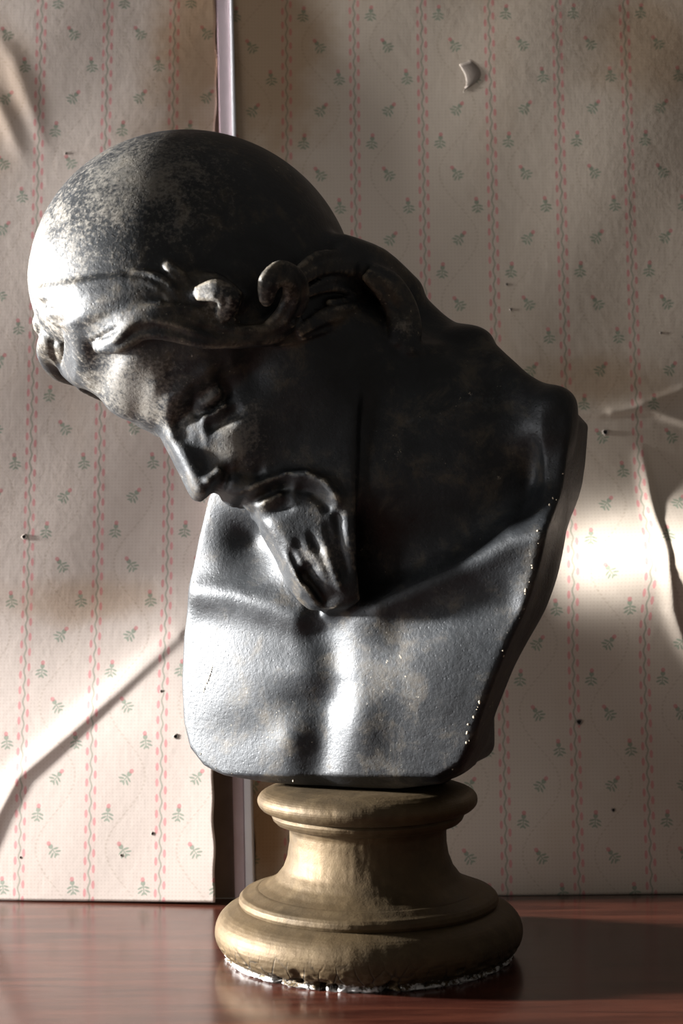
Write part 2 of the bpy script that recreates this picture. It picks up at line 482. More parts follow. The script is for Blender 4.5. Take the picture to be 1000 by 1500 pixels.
# nail holes and a torn curl in the paper
def nail_hole(px, py, r, parent):
    x, z = wall_uv(px, py)
    h = float(np.maximum(paper_relief(np.array([[x]]), np.array([[z]])), -5)[0, 0]) + 6
    n = 14; v = []; f = []
    for j, (rr, yy) in enumerate(((1.55, 0.1), (1.35, 0.9), (1.0, 1.0), (0.8, 0.35), (0.0, 0.3))):
        for i in range(n):
            a = 2 * math.pi * i / n
            w = 1 + 0.12 * math.sin(3 * a + px)
            v.append(((x + r * rr * w * math.cos(a)) * PX, -(h + yy * r * 0.4) * PX, (z + r * rr * w * math.sin(a)) * PX))
    for j in range(4):
        for i in range(n):
            k = (i + 1) % n
            f.append((j * n + i, j * n + k, (j + 1) * n + k, (j + 1) * n + i))
    me = mesh_from('nail_hole', v, f)
    o = link('nail_hole', me, M_paper_back, parent)
    me.materials.append(M_hole)
    for p in me.polygons: p.material_index = 1 if p.index >= 2 * n else 0
    return o
for px, py, r in ((848, 1058, 3.6), (898, 1187, 2.4), (886, 634, 3.6), (742, 417, 1.6), (748, 454, 1.8), (968, 488, 1.6)):
    nail_hole(px, py, r, sheet_r)
for px, py, r in ((36, 787, 3.2), (97, 226, 1.8), (228, 1218, 2.0), (182, 1250, 1.6), (240, 1013, 1.8), (262, 1078, 3.0), (33, 1255, 1.5)):
    nail_hole(px, py, r, sheet_l)

def torn_curl(px, py, parent):
    x, z = wall_uv(px, py)
    h = float(paper_relief(np.array([[x]]), np.array([[z]]))[0, 0]) + 6
    nu, nv = 12, 8; v = []; f = []
    for i in range(nu):
        t = i / (nu - 1)
        for j in range(nv):
            s_ = j / (nv - 1)
            wd = 17 * math.sin(math.pi * min(1, 0.15 + 0.85 * t)) ** 0.6 + 2
            a = math.pi * 1.15 * s_
            bend = 12 * math.sin(t * 2.6)
            v.append(((x - 14 + bend + wd * (1 - math.cos(a)) * 0.75) * PX, -(h + 0.5 + 1.3 * math.sin(a) * math.sin(math.pi * (0.1 + 0.8 * t))) * PX,
                      (z + 24 - 52 * t + 10 * s_) * PX))
    for i in range(nu - 1):
        for j in range(nv - 1):
            f.append((i * nv + j, (i + 1) * nv + j, (i + 1) * nv + j + 1, i * nv + j + 1))
    o = link('torn_curl', mesh_from('torn_curl', v, f), M_paper_back, parent)
    sm = o.modifiers.new('thick', 'SOLIDIFY'); sm.thickness = 0.0004
    return o
torn_curl(684, 114, sheet_r)
tc2 = None

# ---------------------------------------------------------------- the bust
U0 = 535.0                   # socle axis
bust = bpy.data.objects.new('plaster_bust', None); COL.objects.link(bust)
bust.location = W(U0, 0, 0)
tag(bust, 'black-painted plaster bust of a bearded man with bowed head on a bronze-coloured socle', 'bust')

def hash_noise(seed):
    rng = np.random.RandomState(seed)
    ks = rng.normal(size=(24, 3)); ph = rng.uniform(0, 6.28, 24)
    def fn(p, sc):
        out = 0
        for k, f in zip(ks, ph): out = out + np.sin(p @ (k * sc) + f)
        return out / 24 ** 0.5
    return fn
NZ = hash_noise(4)

def lathe(name, prof, parent, mat, seg=320, chip=False, sub=5):
    """revolve (radius, height) points, resampled along a smooth curve"""
    pr = []
    for i in range(len(prof) - 1):
        for t in np.linspace(0, 1, sub, endpoint=False):
            pr.append((prof[i][0] * (1 - t) + prof[i + 1][0] * t, prof[i][1] * (1 - t) + prof[i + 1][1] * t))
    pr.append(prof[-1])
    pr = np.array(pr)
    th = np.linspace(0, 2 * math.pi, seg, endpoint=False)
    R = pr[:, 0][:, None] * np.ones(seg)[None]; H = pr[:, 1][:, None] * np.ones(seg)[None]
    P = np.stack([R * np.cos(th), R * np.sin(th), H], -1)
    n1 = NZ(P, 0.03); n2 = NZ(P + 50, 0.11); n3 = NZ(P + 90, 0.3)
    dr = 0.5 * n1 + 0.25 * n2 + 0.15 * n3
    if chip:
        low = np.clip((34 - H) / 26, 0, 1)
        bite = np.clip(n2 * 0.8 + n3 * 0.6 - 0.55, 0, 2)
        front = np.clip(np.cos(th + math.pi / 2 - 0.35) * 1.2, 0.15, 1)
        dr = dr - low * bite * 13 * front - low * np.abs(n3) * 2.4
    f = np.where(R > 1, (R + dr) / np.maximum(R, 1), 1)
    P[..., 0] *= f; P[..., 1] *= f
    m, n = R.shape
    idx = np.arange(m * n).reshape(m, n)
    nx = np.roll(idx, -1, axis=1)
    q = np.stack([idx[:-1], nx[:-1], nx[1:], idx[1:]], -1).reshape(-1, 4)
    me = mesh_np(name, P.reshape(-1, 3) * PX, q)
    return link(name, me, mat, parent)

def arc(cx, cz, r, a0, a1, n=12, ry=None):
    ry = r if ry is None else ry
    return [(cx + r * math.cos(math.radians(a)), cz + ry * math.sin(math.radians(a))) for a in np.linspace(a0, a1, n)]

socle = bpy.data.objects.new('socle', None); COL.objects.link(socle); socle.parent = bust
socle['label'] = 'turned bronze-painted socle with chipped white plaster edge'
# heights above the table in sculpt units
foot = [(0, 0.0), (206, 0.0), (210, 3)] + arc(188, 36, 35, -58, 62, 14, 34) + [(197, 69), (190, 72), (184, 73.5), (0, 73.5)]
lathe('foot_ring', foot, socle, M_gilt, chip=True)
step = [(186, 73.6), (188, 78), (187, 84), (183, 88), (176, 90), (162, 96), (0, 96)]
lathe('fillet', step, socle, M_gilt)
shaft = [(160, 96.1), (148, 101), (135, 110), (124, 124), (117, 142), (114, 162), (114, 178), (118, 187), (0, 187)]
lathe('shaft', shaft, socle, M_gilt)
neck_f = [(126, 187.1), (133, 190), (138, 195), (140, 200), (138, 204), (0, 204)]
lathe('neck_fillet', neck_f, socle, M_gilt)
collar = [(139, 204.1), (145, 206)] + arc(136, 222, 24, -52, 70, 12, 17) + [(138, 240), (120, 243), (0, 243)]
lathe('collar_ring', collar, socle, M_gilt)

# ---------------------------------------------------------------- figure, carved as one signed distance field
TH = math.radians(20.0)      # how far the chest is turned to the left
CT, ST = math.cos(TH), math.sin(TH)
VOX = 3.2

FWD = 90.0                   # the figure stands this much forward of the socle's axis
def S(px, py, d):            # photo pixel at a given depth -> (u, d, h)
    d = d - FWD
    rx, ry = px - 500.0, 750.0 - py
    cr, sr = math.cos(-ROLL), math.sin(-ROLL)
    rx, ry = rx * cr + ry * sr, -rx * sr + ry * cr
    k = ry / FOC
    dd, hh = math.cos(PITCH) - k * math.sin(PITCH), math.sin(PITCH) + k * math.cos(PITCH)
    t = (DCAM + d) / dd
    return np.array([500 + t * rx / FOC, d, HC + t * hh])

def G(p):                    # (u, d, h) -> grid frame (a, c, h): a across the chest, c back
    return np.array([(p[0] - U0) * CT - p[1] * ST, (p[0] - U0) * ST + p[1] * CT, p[2]])
def GV(v): return np.array([v[0] * CT - v[1] * ST, v[0] * ST + v[1] * CT, v[2]])

# head frame
PSI = math.radians(20.0)
F0 = np.array([-0.69, 0, -0.724]); F0 /= np.linalg.norm(F0)
T0 = np.array([-0.724, 0, 0.69]); T0 /= np.linalg.norm(T0)
TOC = np.array([0, -1.0, 0])
FV = math.cos(PSI) * F0 + math.sin(PSI) * TOC
RV = math.cos(PSI) * TOC - math.sin(PSI) * F0
HD = 46.0
CH = S(285, 425, HD)
def M(px, py, off=0.0):      # pixel lying `off` units to the near side of the head's middle plane
    lo, hi = -700.0, 700.0
    f = lambda d: float(np.dot(S(px, py, d) - CH, RV)) - off
    for _ in range(50):
        mid = 0.5 * (lo + hi)
        if f(mid) > 0: lo = mid
        else: hi = mid
    return S(px, py, 0.5 * (lo + hi))
HEAD_AX = (GV(FV), GV(T0), GV(RV))

def obj_pt(p): return tuple(float(v) * PX for v in (p[0] - U0, p[1], p[2]))
RUB_LIT = [(obj_pt(M(95, 395, 40)), 0.062, 0.75), (obj_pt(M(200, 285, 110)), 0.060, 0.5), (obj_pt(M(190, 570, 50)), 0.040, 0.55),  # dome and forehead: wear plus highlight put into the colour
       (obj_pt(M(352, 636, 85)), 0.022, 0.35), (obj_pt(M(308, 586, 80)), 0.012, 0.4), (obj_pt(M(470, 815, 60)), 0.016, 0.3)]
HRUB_LIT = [(obj_pt(M(400, 420, 205)), 0.015, 0.8), (obj_pt(M(328, 440, 200)), 0.015, 0.8), (obj_pt(M(588, 484, 115)), 0.010, 0.5),  # curl and blunt lock: worn cream, lightened further as if lit
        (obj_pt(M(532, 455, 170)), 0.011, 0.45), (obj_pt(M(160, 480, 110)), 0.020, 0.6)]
M_patina = mat_patina('black_patina', rubbed_lit=RUB_LIT[:5])
M_hair = mat_patina('black_patina_hair', wear=0.02, brown=0.04, rubbed_lit=RUB_LIT[:1] + HRUB_LIT)
M_beard = mat_patina('black_patina_beard', wear=0.012, brown=0.01, rubbed_lit=RUB_LIT[5:])
A0, A1 = -560.0, 380.0
C0, C1 = -420.0, 280.0
H0, H1 = 225.0, 1250.0
ax = np.arange(A0, A1, VOX, dtype=np.float32); cx = np.arange(C0, C1, VOX, dtype=np.float32); hx = np.arange(H0, H1, VOX, dtype=np.float32)
SHP = (len(ax), len(cx), len(hx))
BIG = 60.0
FLD = np.full(SHP, BIG, np.float32)
GRP = {'hair': np.full(SHP, BIG, np.float32), 'beard': np.full(SHP, BIG, np.float32)}

def block(lo, hi, pad):
    sl = []
    for arr, l, h in zip((ax, cx, hx), lo, hi):
        i0 = int(np.searchsorted(arr, l - pad)); i1 = int(np.searchsorted(arr, h + pad))
        sl.append(slice(max(0, i0), max(0, i1)))
    sl = tuple(sl)
    return sl, ax[sl[0]][:, None, None], cx[sl[1]][None, :, None], hx[sl[2]][None, None, :]

def smin(a, b, k):
    h = np.maximum(k - np.abs(a - b), 0) / k
    return np.minimum(a, b) - h * h * (k * 0.25)
def smax(a, b, k): return -smin(-a, -b, k)

def put(sl, d, k, grp=None, cut=False):
    if cut: FLD[sl] = smax(FLD[sl], -d, k)
    else: FLD[sl] = smin(FLD[sl], d, k)
    if grp: GRP[grp][sl] = np.minimum(GRP[grp][sl], d)

def ell(p, radii, axes=None, k=20.0, grp=None, cut=False):
    p = G(p); axes = axes or ((1, 0, 0), (0, 1, 0), (0, 0, 1))
    axm = np.array(axes, dtype=float)
    ext_ = np.sqrt(((axm * np.array(radii)[:, None]) ** 2).sum(0))
    sl, x, y, z = block(p - ext_, p + ext_, k + 14)
    x = x - p[0]; y = y - p[1]; z = z - p[2]
    k0 = 0; k1 = 0
    for a_, r in zip(axm, radii):
        e = (x * np.float32(a_[0]) + y * np.float32(a_[1]) + z * np.float32(a_[2]))
        k0 = k0 + (e / np.float32(r)) ** 2; k1 = k1 + (e / np.float32(r * r)) ** 2
    k0 = np.sqrt(k0); k1 = np.sqrt(k1) + 1e-6
    put(sl, k0 * (k0 - 1) / k1, k, grp, cut)

def chain(pts, radii, k=14.0, grp=None, cut=False, smooth=0):
    """tapered tube through points; smooth>0 resamples with a Catmull-Rom curve"""
    P = np.array([G(p) for p in pts]); R = np.array(radii, dtype=float)
    if smooth and len(P) > 2:
        Q = []; RR = []
        for i in range(len(P) - 1):
            p0 = P[max(i - 1, 0)]; p1 = P[i]; p2 = P[i + 1]; p3 = P[min(i + 2, len(P) - 1)]
            for t in np.linspace(0, 1, smooth, endpoint=False):
                Q.append(0.5 * ((2 * p1) + (-p0 + p2) * t + (2 * p0 - 5 * p1 + 4 * p2 - p3) * t * t + (-p0 + 3 * p1 - 3 * p2 + p3) * t ** 3))
                RR.append(R[i] * (1 - t) + R[i + 1] * t)
        Q.append(P[-1]); RR.append(R[-1]); P = np.array(Q); R = np.array(RR)
    rm = R.max()
    sl, x, y, z = block(P.min(0) - rm, P.max(0) + rm, k + 14)
    best = None
    for i in range(len(P) - 1):
        a, b = P[i], P[i + 1]; ab = b - a; L = float(ab @ ab) + 1e-9
        qx, qy, qz = x - a[0], y - a[1], z - a[2]
        t = np.clip((qx * np.float32(ab[0]) + qy * np.float32(ab[1]) + qz * np.float32(ab[2])) / np.float32(L), 0, 1)
        d = np.sqrt((qx - t * np.float32(ab[0])) ** 2 + (qy - t * np.float32(ab[1])) ** 2 + (qz - t * np.float32(ab[2])) ** 2)
        d = d - (np.float32(R[i]) + np.float32(R[i + 1] - R[i]) * t)
        best = d if best is None else np.minimum(best, d)
    put(sl, best, k, grp, cut)

# ---- chest: an outline in the chest plane, a modelled front, a cut slab behind
CP = -18.0 - FWD * CT                   # depth of the chest plane
def on_plane(px, py, c=CP):
    d = 0.0
    for _ in range(40):
        p = S(px, py, d); g = G(p)
        d -= (g[1] - c) / (CT + 1e-9) * 0.8
    g = G(S(px, py, d)); return g[0], g[2]
def base_front(a): return (0.00045 if a < 40 else -0.00022) * (a - 40) ** 2 + (0.0003 * (a + 120) ** 2 if a < -120 else 0)
def on_front(px, py):
    c = CP
    for _ in range(12): c = CP + base_front(on_plane(px, py, c)[0])
    return on_plane(px, py, c)
outline = [on_front(*p) for p in ((303, 728), (288, 790), (277, 850), (267, 930), (264, 1000), (267, 1060), (276, 1096), (296, 1122), (325, 1138),
           (385, 1151), (470, 1158), (570, 1162), (640, 1152), (672, 1132), (692, 1096), (706, 1050), (728, 990), (748, 940), (768, 895), (783, 850), (799, 790),
           (810, 730), (818, 660), (822, 606), (806, 588), (740, 610), (640, 640), (480, 640), (380, 650), (330, 680))]
def poly_sdf(Xa, Xh, poly):
    d = np.full(np.broadcast(Xa, Xh).shape, 1e9); inside = np.zeros(d.shape, bool)
    n = len(poly)
    for i in range(n):
        (x0, z0), (x1, z1) = poly[i], poly[(i + 1) % n]
        ex, ez = x1 - x0, z1 - z0
        wx, wz = Xa - x0, Xh - z0
        t = np.clip((wx * ex + wz * ez) / (ex * ex + ez * ez), 0, 1)
        d = np.minimum(d, (wx - ex * t) ** 2 + (wz - ez * t) ** 2)
        c1 = (z0 <= Xh) & (z1 > Xh) & (ex * wz - ez * wx > 0)
        c2 = (z0 > Xh) & (z1 <= Xh) & (ex * wz - ez * wx < 0)
        inside ^= (c1 | c2)
    d = np.sqrt(d)
    return np.where(inside, -d, d)
A2, Z2 = ax[:, None].astype(float), hx[None, :].astype(float)
PD = poly_sdf(A2, Z2, outline)
def bumpf(px, py, sx, sz, amt, rot=0.0):
    a, h = on_plane(px, py)
    da, dh = A2 - a, Z2 - h
    c, s = math.cos(rot), math.sin(rot)
    e, f = (da * c + dh * s) / sx, (-da * s + dh * c) / sz
    return amt * np.exp(-(e * e + f * f))
def ridgef(pts, w, amt):
    P = [on_plane(*p) for p in pts]
    d, s, t = seg_dist(A2 + 0 * Z2, Z2 + 0 * A2, P)
    return amt * np.exp(-(d / w) ** 2)
front = np.where(A2 < 40, 0.00045, -0.00022) * (A2 - 40) ** 2 + 0 * Z2                     # rounded across the chest
front = front + np.where(A2 < -120, 0.0003 * (A2 + 120) ** 2, 0)  # turns away more at the left
front = front - bumpf(370, 1020, 90, 95, 5) - bumpf(640, 990, 130, 120, 18)   # breast muscles
front = front + ridgef([(480, 930), (487, 1000), (475, 1060), (462, 1130)], 30, 11)   # furrow of the breastbone
front = front - ridgef([(276, 868), (340, 872), (400, 890), (432, 905)], 24, 11)      # collar bone, left
front = front + ridgef([(276, 915), (340, 925), (410, 935)], 26, 2.5)
front = front - ridgef([(530, 905), (600, 870), (690, 835), (790, 800)], 26, 4)      # collar bone, right
front = front + ridgef([(590, 920), (660, 895), (740, 880)], 28, 8)
front = front + bumpf(450, 925, 22, 20, 3.5)                   # pit of the throat
front = front - bumpf(455, 985, 60, 14, 3) + bumpf(450, 1030, 45, 20, 8)
front = front - bumpf(530, 1060, 36, 52, 10) + bumpf(360, 1075, 60, 30, 5)
front = front + bumpf(358, 792, 48, 44, 34)                   # hollow beside the neck
front = front - bumpf(420, 1085, 26, 22, 5)
cl_ = [on_front(*p) for p in ((380, 960), (500, 908), (600, 866), (690, 824), (750, 788), (830, 774), (900, 770))]
dl, sl_, tl_ = seg_dist(A2 + 0 * Z2, Z2 + 0 * A2, cl_)
up = np.where(sl_ > 0, dl, 0.0)
rs = np.clip(up / 75.0, 0, 1); rs = rs * rs * (3 - 2 * rs)
x0_, x1_ = on_front(440, 850)[0], on_front(540, 850)[0]
xs = np.clip((A2 - x0_) / (x1_ - x0_), 0, 1)
xr_ = np.clip((on_front(828, 700)[0] - A2) / 70.0, 0.55, 1)
front = front + 85 * rs * xs * xs * (3 - 2 * xs) * xr_              # the neck sinks in behind the collar bone
front = front - ridgef([(560, 888), (640, 852), (700, 824), (760, 792), (806, 782)], 16, 7)
rim = [on_front(*p) for p in ((250, 1110), (296, 1126), (330, 1134), (480, 1137), (640, 1136), (675, 1116), (700, 1070))]
rz = np.interp(A2[:, 0], [p[0] for p in rim], [p[1] for p in rim])[:, None]
front = front + np.clip(rz - Z2, 0, 60) * 1.5         # undercut below the rim
FC = CP + front
back = FC + np.clip(84 + (Z2 - 260) * 0.15, 80, 150)
Cg = cx[None, :, None]
slab = smax((FC[:, None, :] - Cg).astype(np.float32), (Cg - back[:, None, :]).astype(np.float32), 8.0)
slab = smax(slab, np.repeat(PD[:, None, :].astype(np.float32), SHP[1], axis=1), 10.0)
FLD = np.minimum(FLD, slab).astype(np.float32); del slab

# shoulders, back and neck
chain([S(640, 690, 80), S(740, 650, 30), S(798, 622, -50)], [110, 56, 34], 30)
ell(S(816, 594, -50), (26, 40, 24), k=16)
chain([S(560, 700, 40), S(430, 720, 110), S(350, 745, 135)], [100, 50, 24], 30)
ell(S(650, 640, 60), (150, 110, 135), k=40)
chain([S(690, 512, 40), S(740, 560, 0), S(800, 596, -50)], [27, 27, 24], 24, smooth=4)
ell(S(684, 500, 55), (36, 40, 22), k=12)
ell(S(600, 800, 60), (200, 90, 190), k=40)
# neck from skull to trunk
chain([S(440, 520, 60), S(545, 590, 84), S(640, 680, 90)], [130, 132, 138], 36)
chain([S(560, 430, 90), S(640, 510, 86), S(690, 545, 60)], [40, 42, 40], 30)
# back support under the trunk, where it meets the socle
def rbox(c, half, r, k):
    c = G(c) ; half = np.array(half, float)
    sl, x, y, z = block(c - half, c + half, k + 14)
    qx, qy, qz = np.abs(x - c[0]) - (half[0] - r), np.abs(y - c[1]) - (half[1] - r), np.abs(z - c[2]) - (half[2] - r)
    d = np.sqrt(np.maximum(qx, 0) ** 2 + np.maximum(qy, 0) ** 2 + np.maximum(qz, 0) ** 2) + np.minimum(np.maximum(np.maximum(qx, qy), qz), 0) - r
    put(sl, d, k)
rbox(np.array([585.0, 40.0, 340.0]), (125, 95, 72), 26, 14)
ell(np.array([U0 + 8, 30.0, 252.0]), (120, 80, 18), k=8)

# ---- head
HX = HEAD_AX
SKR = (236.5, 236.5, 186.0)
def face_coords(x, y, z):
    """grid point -> forward, upward and sideways distance from the skull's centre"""
    g = G(CH)
    x = x - np.float32(g[0]); y = y - np.float32(g[1]); z = z - np.float32(g[2])
    return [x * np.float32(a_[0]) + y * np.float32(a_[1]) + z * np.float32(a_[2]) for a_ in HX]
def skull():                 # dome of close-drawn hair, ending at the hair line
    g = G(CH)
    sl, x, y, z = block(g - 240, g + 240, 20)
    f, t, r = face_coords(x, y, z)
    k0 = np.sqrt((f / SKR[0]) ** 2 + (t / SKR[1]) ** 2 + (r / SKR[2]) ** 2)
    k1 = np.sqrt((f / SKR[0] ** 2) ** 2 + (t / SKR[1] ** 2) ** 2 + (r / SKR[2] ** 2) ** 2) + 1e-6
    d = k0 * (k0 - 1) / k1
    d = smax(d, np.float32(S(0, 512, HD)[2]) - z + 0 * x + 0 * y, 26.0)
    n = GV(math.cos(PSI) * np.array([-0.81, 0, -0.585]) + math.sin(PSI) * TOC); q = G(M(90, 517, 0))
    d = smax(d, (x - np.float32(q[0])) * np.float32(n[0]) + (y - np.float32(q[1])) * np.float32(n[1]) + (z - np.float32(q[2])) * np.float32(n[2]), 34.0)
    put(sl, d, 12.0)
skull()

# the face: a profile in the head's middle plane and a half-width over it, both sides alike
def FT(px, py, off=0.0):
    v = M(px, py, off) - CH
    return float(v @ FV), float(v @ T0)
profile = [FT(*p) for p in ((96, 512), (112, 549), (130, 567), (150, 586), (168, 603), (182, 611), (206, 617), (228, 623), (237, 631),
    (250, 656), (268, 690), (281, 717), (287, 726), (296, 728), (305, 721), (313, 717), (322, 719), (332, 727), (340, 732), (347, 733), (354, 731),
    (360, 737), (366, 744), (374, 748), (380, 760), (388, 776), (400, 797), (413, 822), (427, 850), (441, 872), (458, 887), (480, 894), (504, 893),
    (516, 886))] + [FT(*p) for p in ((519, 830, 50), (520, 760, 80), (522, 680, 95), (524, 580, 110), (512, 490, 100), (440, 452, 100), (330, 455, 110), (200, 468, 80))]
ctrl = [  # photo pixel on the near side, half-width there
    (135, 540, 42), (152, 566, 26), (184, 588, 34), (175, 545, 76), (222, 578, 70), (250, 540, 106), (300, 505, 140), (215, 510, 120), (120, 505, 78), (206, 604, 22),
    (240, 470, 150), (330, 470, 154), (150, 470, 120), (430, 480, 142), (500, 470, 118), (430, 430, 130), (520, 440, 90),
    (238, 602, 48), (268, 578, 78), (305, 552, 104), (340, 532, 120),
    (248, 622, 34), (266, 610, 46), (292, 588, 82), (326, 560, 110),
    (312, 582, 97), (296, 598, 68), (336, 566, 111), (304, 614, 62), (332, 600, 84), (352, 578, 113),
    (249, 640, 31), (264, 666, 31), (278, 694, 31), (291, 716, 29),
    (270, 640, 34), (290, 640, 46), (286, 672, 32), (304, 668, 36), (316, 690, 36), (302, 704, 31), (330, 690, 42),
    (350, 620, 86), (372, 645, 96), (350, 668, 70), (328, 645, 60), (400, 618, 116), (440, 600, 124), (480, 560, 128), (400, 560, 126), (364, 545, 124), (520, 540, 120),
    (346, 692, 64), (368, 690, 76), (402, 680, 94), (440, 660, 108), (490, 640, 110), (515, 620, 110),
    (334, 721, 32), (350, 716, 46), (382, 706, 68), (358, 732, 34),
    (430, 709, 86), (372, 743, 40), (400, 729, 52), (398, 772, 47), (420, 752, 56), (452, 732, 86), (490, 700, 95), (513, 690, 97),
    (412, 806, 48), (426, 822, 50), (450, 800, 58), (440, 858, 44), (470, 840, 54), (480, 780, 74), (512, 780, 78), (508, 845, 56), (488, 882, 42), (462, 878, 38)]
def front_of(t):             # how far forward the profile reaches at height t
    best = -1e9
    for i_ in range(len(profile)):
        (f0, t0), (f1, t1) = profile[i_], profile[(i_ + 1) % len(profile)]
        if (t0 - t) * (t1 - t) <= 0 and t0 != t1: best = max(best, f0 + (f1 - f0) * (t - t0) / (t1 - t0))
    return best
cp = []
for i_, c_ in enumerate(ctrl):
    w = c_[2]
    if i_ > 20:              # below the brow the side of the face is one broad plane
        for _ in range(6):
            f, t = FT(c_[0], c_[1], w)
            w = 0.5 * w + 0.5 * min(c_[2], 33 + 0.50 * max(0.0, front_of(t) - f))
    f, t = FT(c_[0], c_[1], w)
    cp.append((f, t, w))
cp = np.array(cp)
def tps(r2): return 0.5 * r2 * np.log(r2 + 1e-6)
n_ = len(cp)
Kmat = tps(((cp[:, None, :2] - cp[None, :, :2]) ** 2).sum(-1)) + 60.0 * np.eye(n_)
Pm = np.c_[np.ones(n_), cp[:, :2]]
sol = np.linalg.solve(np.block([[Kmat, Pm], [Pm.T, np.zeros((3, 3))]]), np.r_[cp[:, 2], 0, 0, 0])
GS = 2.0
fmin, tmin = min(p[0] for p in profile) - 30, min(p[1] for p in profile) - 30
fmax, tmax = max(p[0] for p in profile) + 30, max(p[1] for p in profile) + 30
fg = np.arange(fmin, fmax, GS); tg = np.arange(tmin, tmax, GS)
Fg, Tg = np.meshgrid(fg, tg, indexing='ij')
WID = sol[n_] + sol[n_ + 1] * Fg + sol[n_ + 2] * Tg
for i_ in range(n_): WID = WID + sol[i_] * tps((Fg - cp[i_, 0]) ** 2 + (Tg - cp[i_, 1]) ** 2)
PRO = poly_sdf(Fg, Tg, profile)
BRD = np.full(WID.shape, 1e9)            # distance to the beard's outline, to tell it from the skin
def relief(pts, w, amt, taper=True):
    """a ridge (amt > 0) or groove drawn on the face through photo pixels"""
    global WID
    P = []
    for (px, py) in pts:                 # find the half-width under the pixel
        off = 60.0
        for _ in range(10):
            f, t = FT(px, py, off)
            i0 = int(np.clip((f - fmin) / GS, 0, len(fg) - 1)); j0 = int(np.clip((t - tmin) / GS, 0, len(tg) - 1))
            off = 0.4 * off + 0.6 * float(np.clip(WID[i0, j0], 0, 170))
        P.append(FT(px, py, off))
    d, s_, t_ = seg_dist(Fg, Tg, P)
    am = amt * (np.clip(np.minimum(t_, 1 - t_) * 6 + 0.02, 0, 1) if taper else 1)
    WID = WID + am * np.exp(-(d / w) ** 2)
    return P
relief([(228, 610), (262, 584), (300, 556), (345, 530)], 11, 12)          # edge of the brow
relief([(248, 624), (272, 604), (300, 577), (330, 556)], 10, -10)         # hollow under it
relief([(284, 600), (305, 590), (326, 572)], 13, 21)                      # upper lid
relief([(284, 605), (304, 602), (322, 590), (338, 570)], 5, -14)        # closed slit
relief([(292, 612), (314, 607), (334, 590)], 6, 10)
relief([(300, 626), (330, 616), (356, 594)], 9, -8)
relief([(250, 634), (282, 648), (300, 640)], 12, -4)
relief([(334, 678), (334, 694), (326, 708), (314, 716)], 6, -13)          # crease round the nostril
relief([(300, 712), (312, 700), (326, 690)], 9, 9)
relief([(340, 684), (364, 690), (390, 690)], 9, -9)
MO = relief([(340, 731), (362, 722), (388, 710), (416, 700), (448, 699), (472, 709), (490, 732), (497, 750)], 9, 14)   # moustache
relief([(360, 735), (384, 722), (408, 712), (432, 708)], 7, -17)         # open mouth
relief([(366, 745), (392, 734), (416, 722)], 7, 7)                       # lower lip
relief([(382, 758), (404, 748), (430, 734)], 9, -7)
relief([(430, 716), (456, 716), (478, 730), (488, 752)], 7, -7)
relief([(446, 824), (458, 846), (474, 868), (492, 886)], 9, -20)         # parting of the two locks
relief([(470, 800), (484, 836), (502, 872)], 11, 6)
relief([(414, 808), (428, 838), (446, 868)], 7, 7)
relief([(424, 800), (436, 826), (452, 858)], 5, -7)
relief([(494, 740), (500, 800), (512, 850)], 6, -7)
relief([(404, 784), (420, 812), (436, 846), (452, 876)], 4.5, -4)
relief([(452, 776), (468, 806), (486, 850), (500, 884)], 5, -5)
relief([(478, 760), (490, 806), (506, 868)], 5, -4)
relief([(432, 786), (444, 812), (452, 830)], 5, -3)
beard_pts = [FT(*p) for p in ((396, 785), (420, 772, 40), (448, 752, 80), (470, 742, 100), (520, 720, 100), (560, 800, 60), (530, 930), (430, 900))]
BRD = poly_sdf(Fg, Tg, beard_pts)
dmo, _s, _t = seg_dist(Fg, Tg, MO)
BRD = np.minimum(BRD, dmo - 9)
WID = np.maximum(WID, 4.0)
SKW = SKR[2] * np.sqrt(np.clip(1 - (Fg / SKR[0]) ** 2 - (Tg / SKR[1]) ** 2, 0, 1))
HGT = CH[2] + Fg * FV[2] + Tg * T0[2]
WID = np.where(HGT > S(0, 512, HD)[2], np.minimum(WID, np.maximum(SKW - 5, 4)), WID)
gf, gt = np.gradient(WID, GS)
SLP = np.sqrt(1 + np.minimum(gf ** 2 + gt ** 2, 6.0))
def face():
    corners = [CH + f * FV + t * T0 + r * RV for f in (fmin, fmax) for t in (tmin, tmax) for r in (-185, 185)]
    cg = np.array([G(c) for c in corners])
    sl, x, y, z = block(cg.min(0), cg.max(0), 4)
    f, t, r = face_coords(x, y, z)
    fi = (f - fmin) / GS; ti = (t - tmin) / GS
    ok = (fi >= 0) & (fi < len(fg) - 1.01) & (ti >= 0) & (ti < len(tg) - 1.01) & (np.abs(r) < 200)
    fi = fi[ok]; ti = ti[ok]
    i0 = fi.astype(int); j0 = ti.astype(int); a = fi - i0; b = ti - j0
    def look(A):
        return (A[i0, j0] * (1 - a) * (1 - b) + A[i0 + 1, j0] * a * (1 - b) + A[i0, j0 + 1] * (1 - a) * b + A[i0 + 1, j0 + 1] * a * b)
    w, pr, sp, br = look(WID), look(PRO), look(SLP), look(BRD)
    d = smax((np.abs(r[ok]) - w) / sp, pr - 2.5, 15.0)
    full = np.full(f.shape, BIG, np.float32); full[ok] = d
    put(sl, full, 16.0)
    fb = np.full(f.shape, BIG, np.float32); fb[ok] = np.maximum(d, br)
    GRP['beard'][sl] = np.minimum(GRP['beard'][sl], fb)
face()

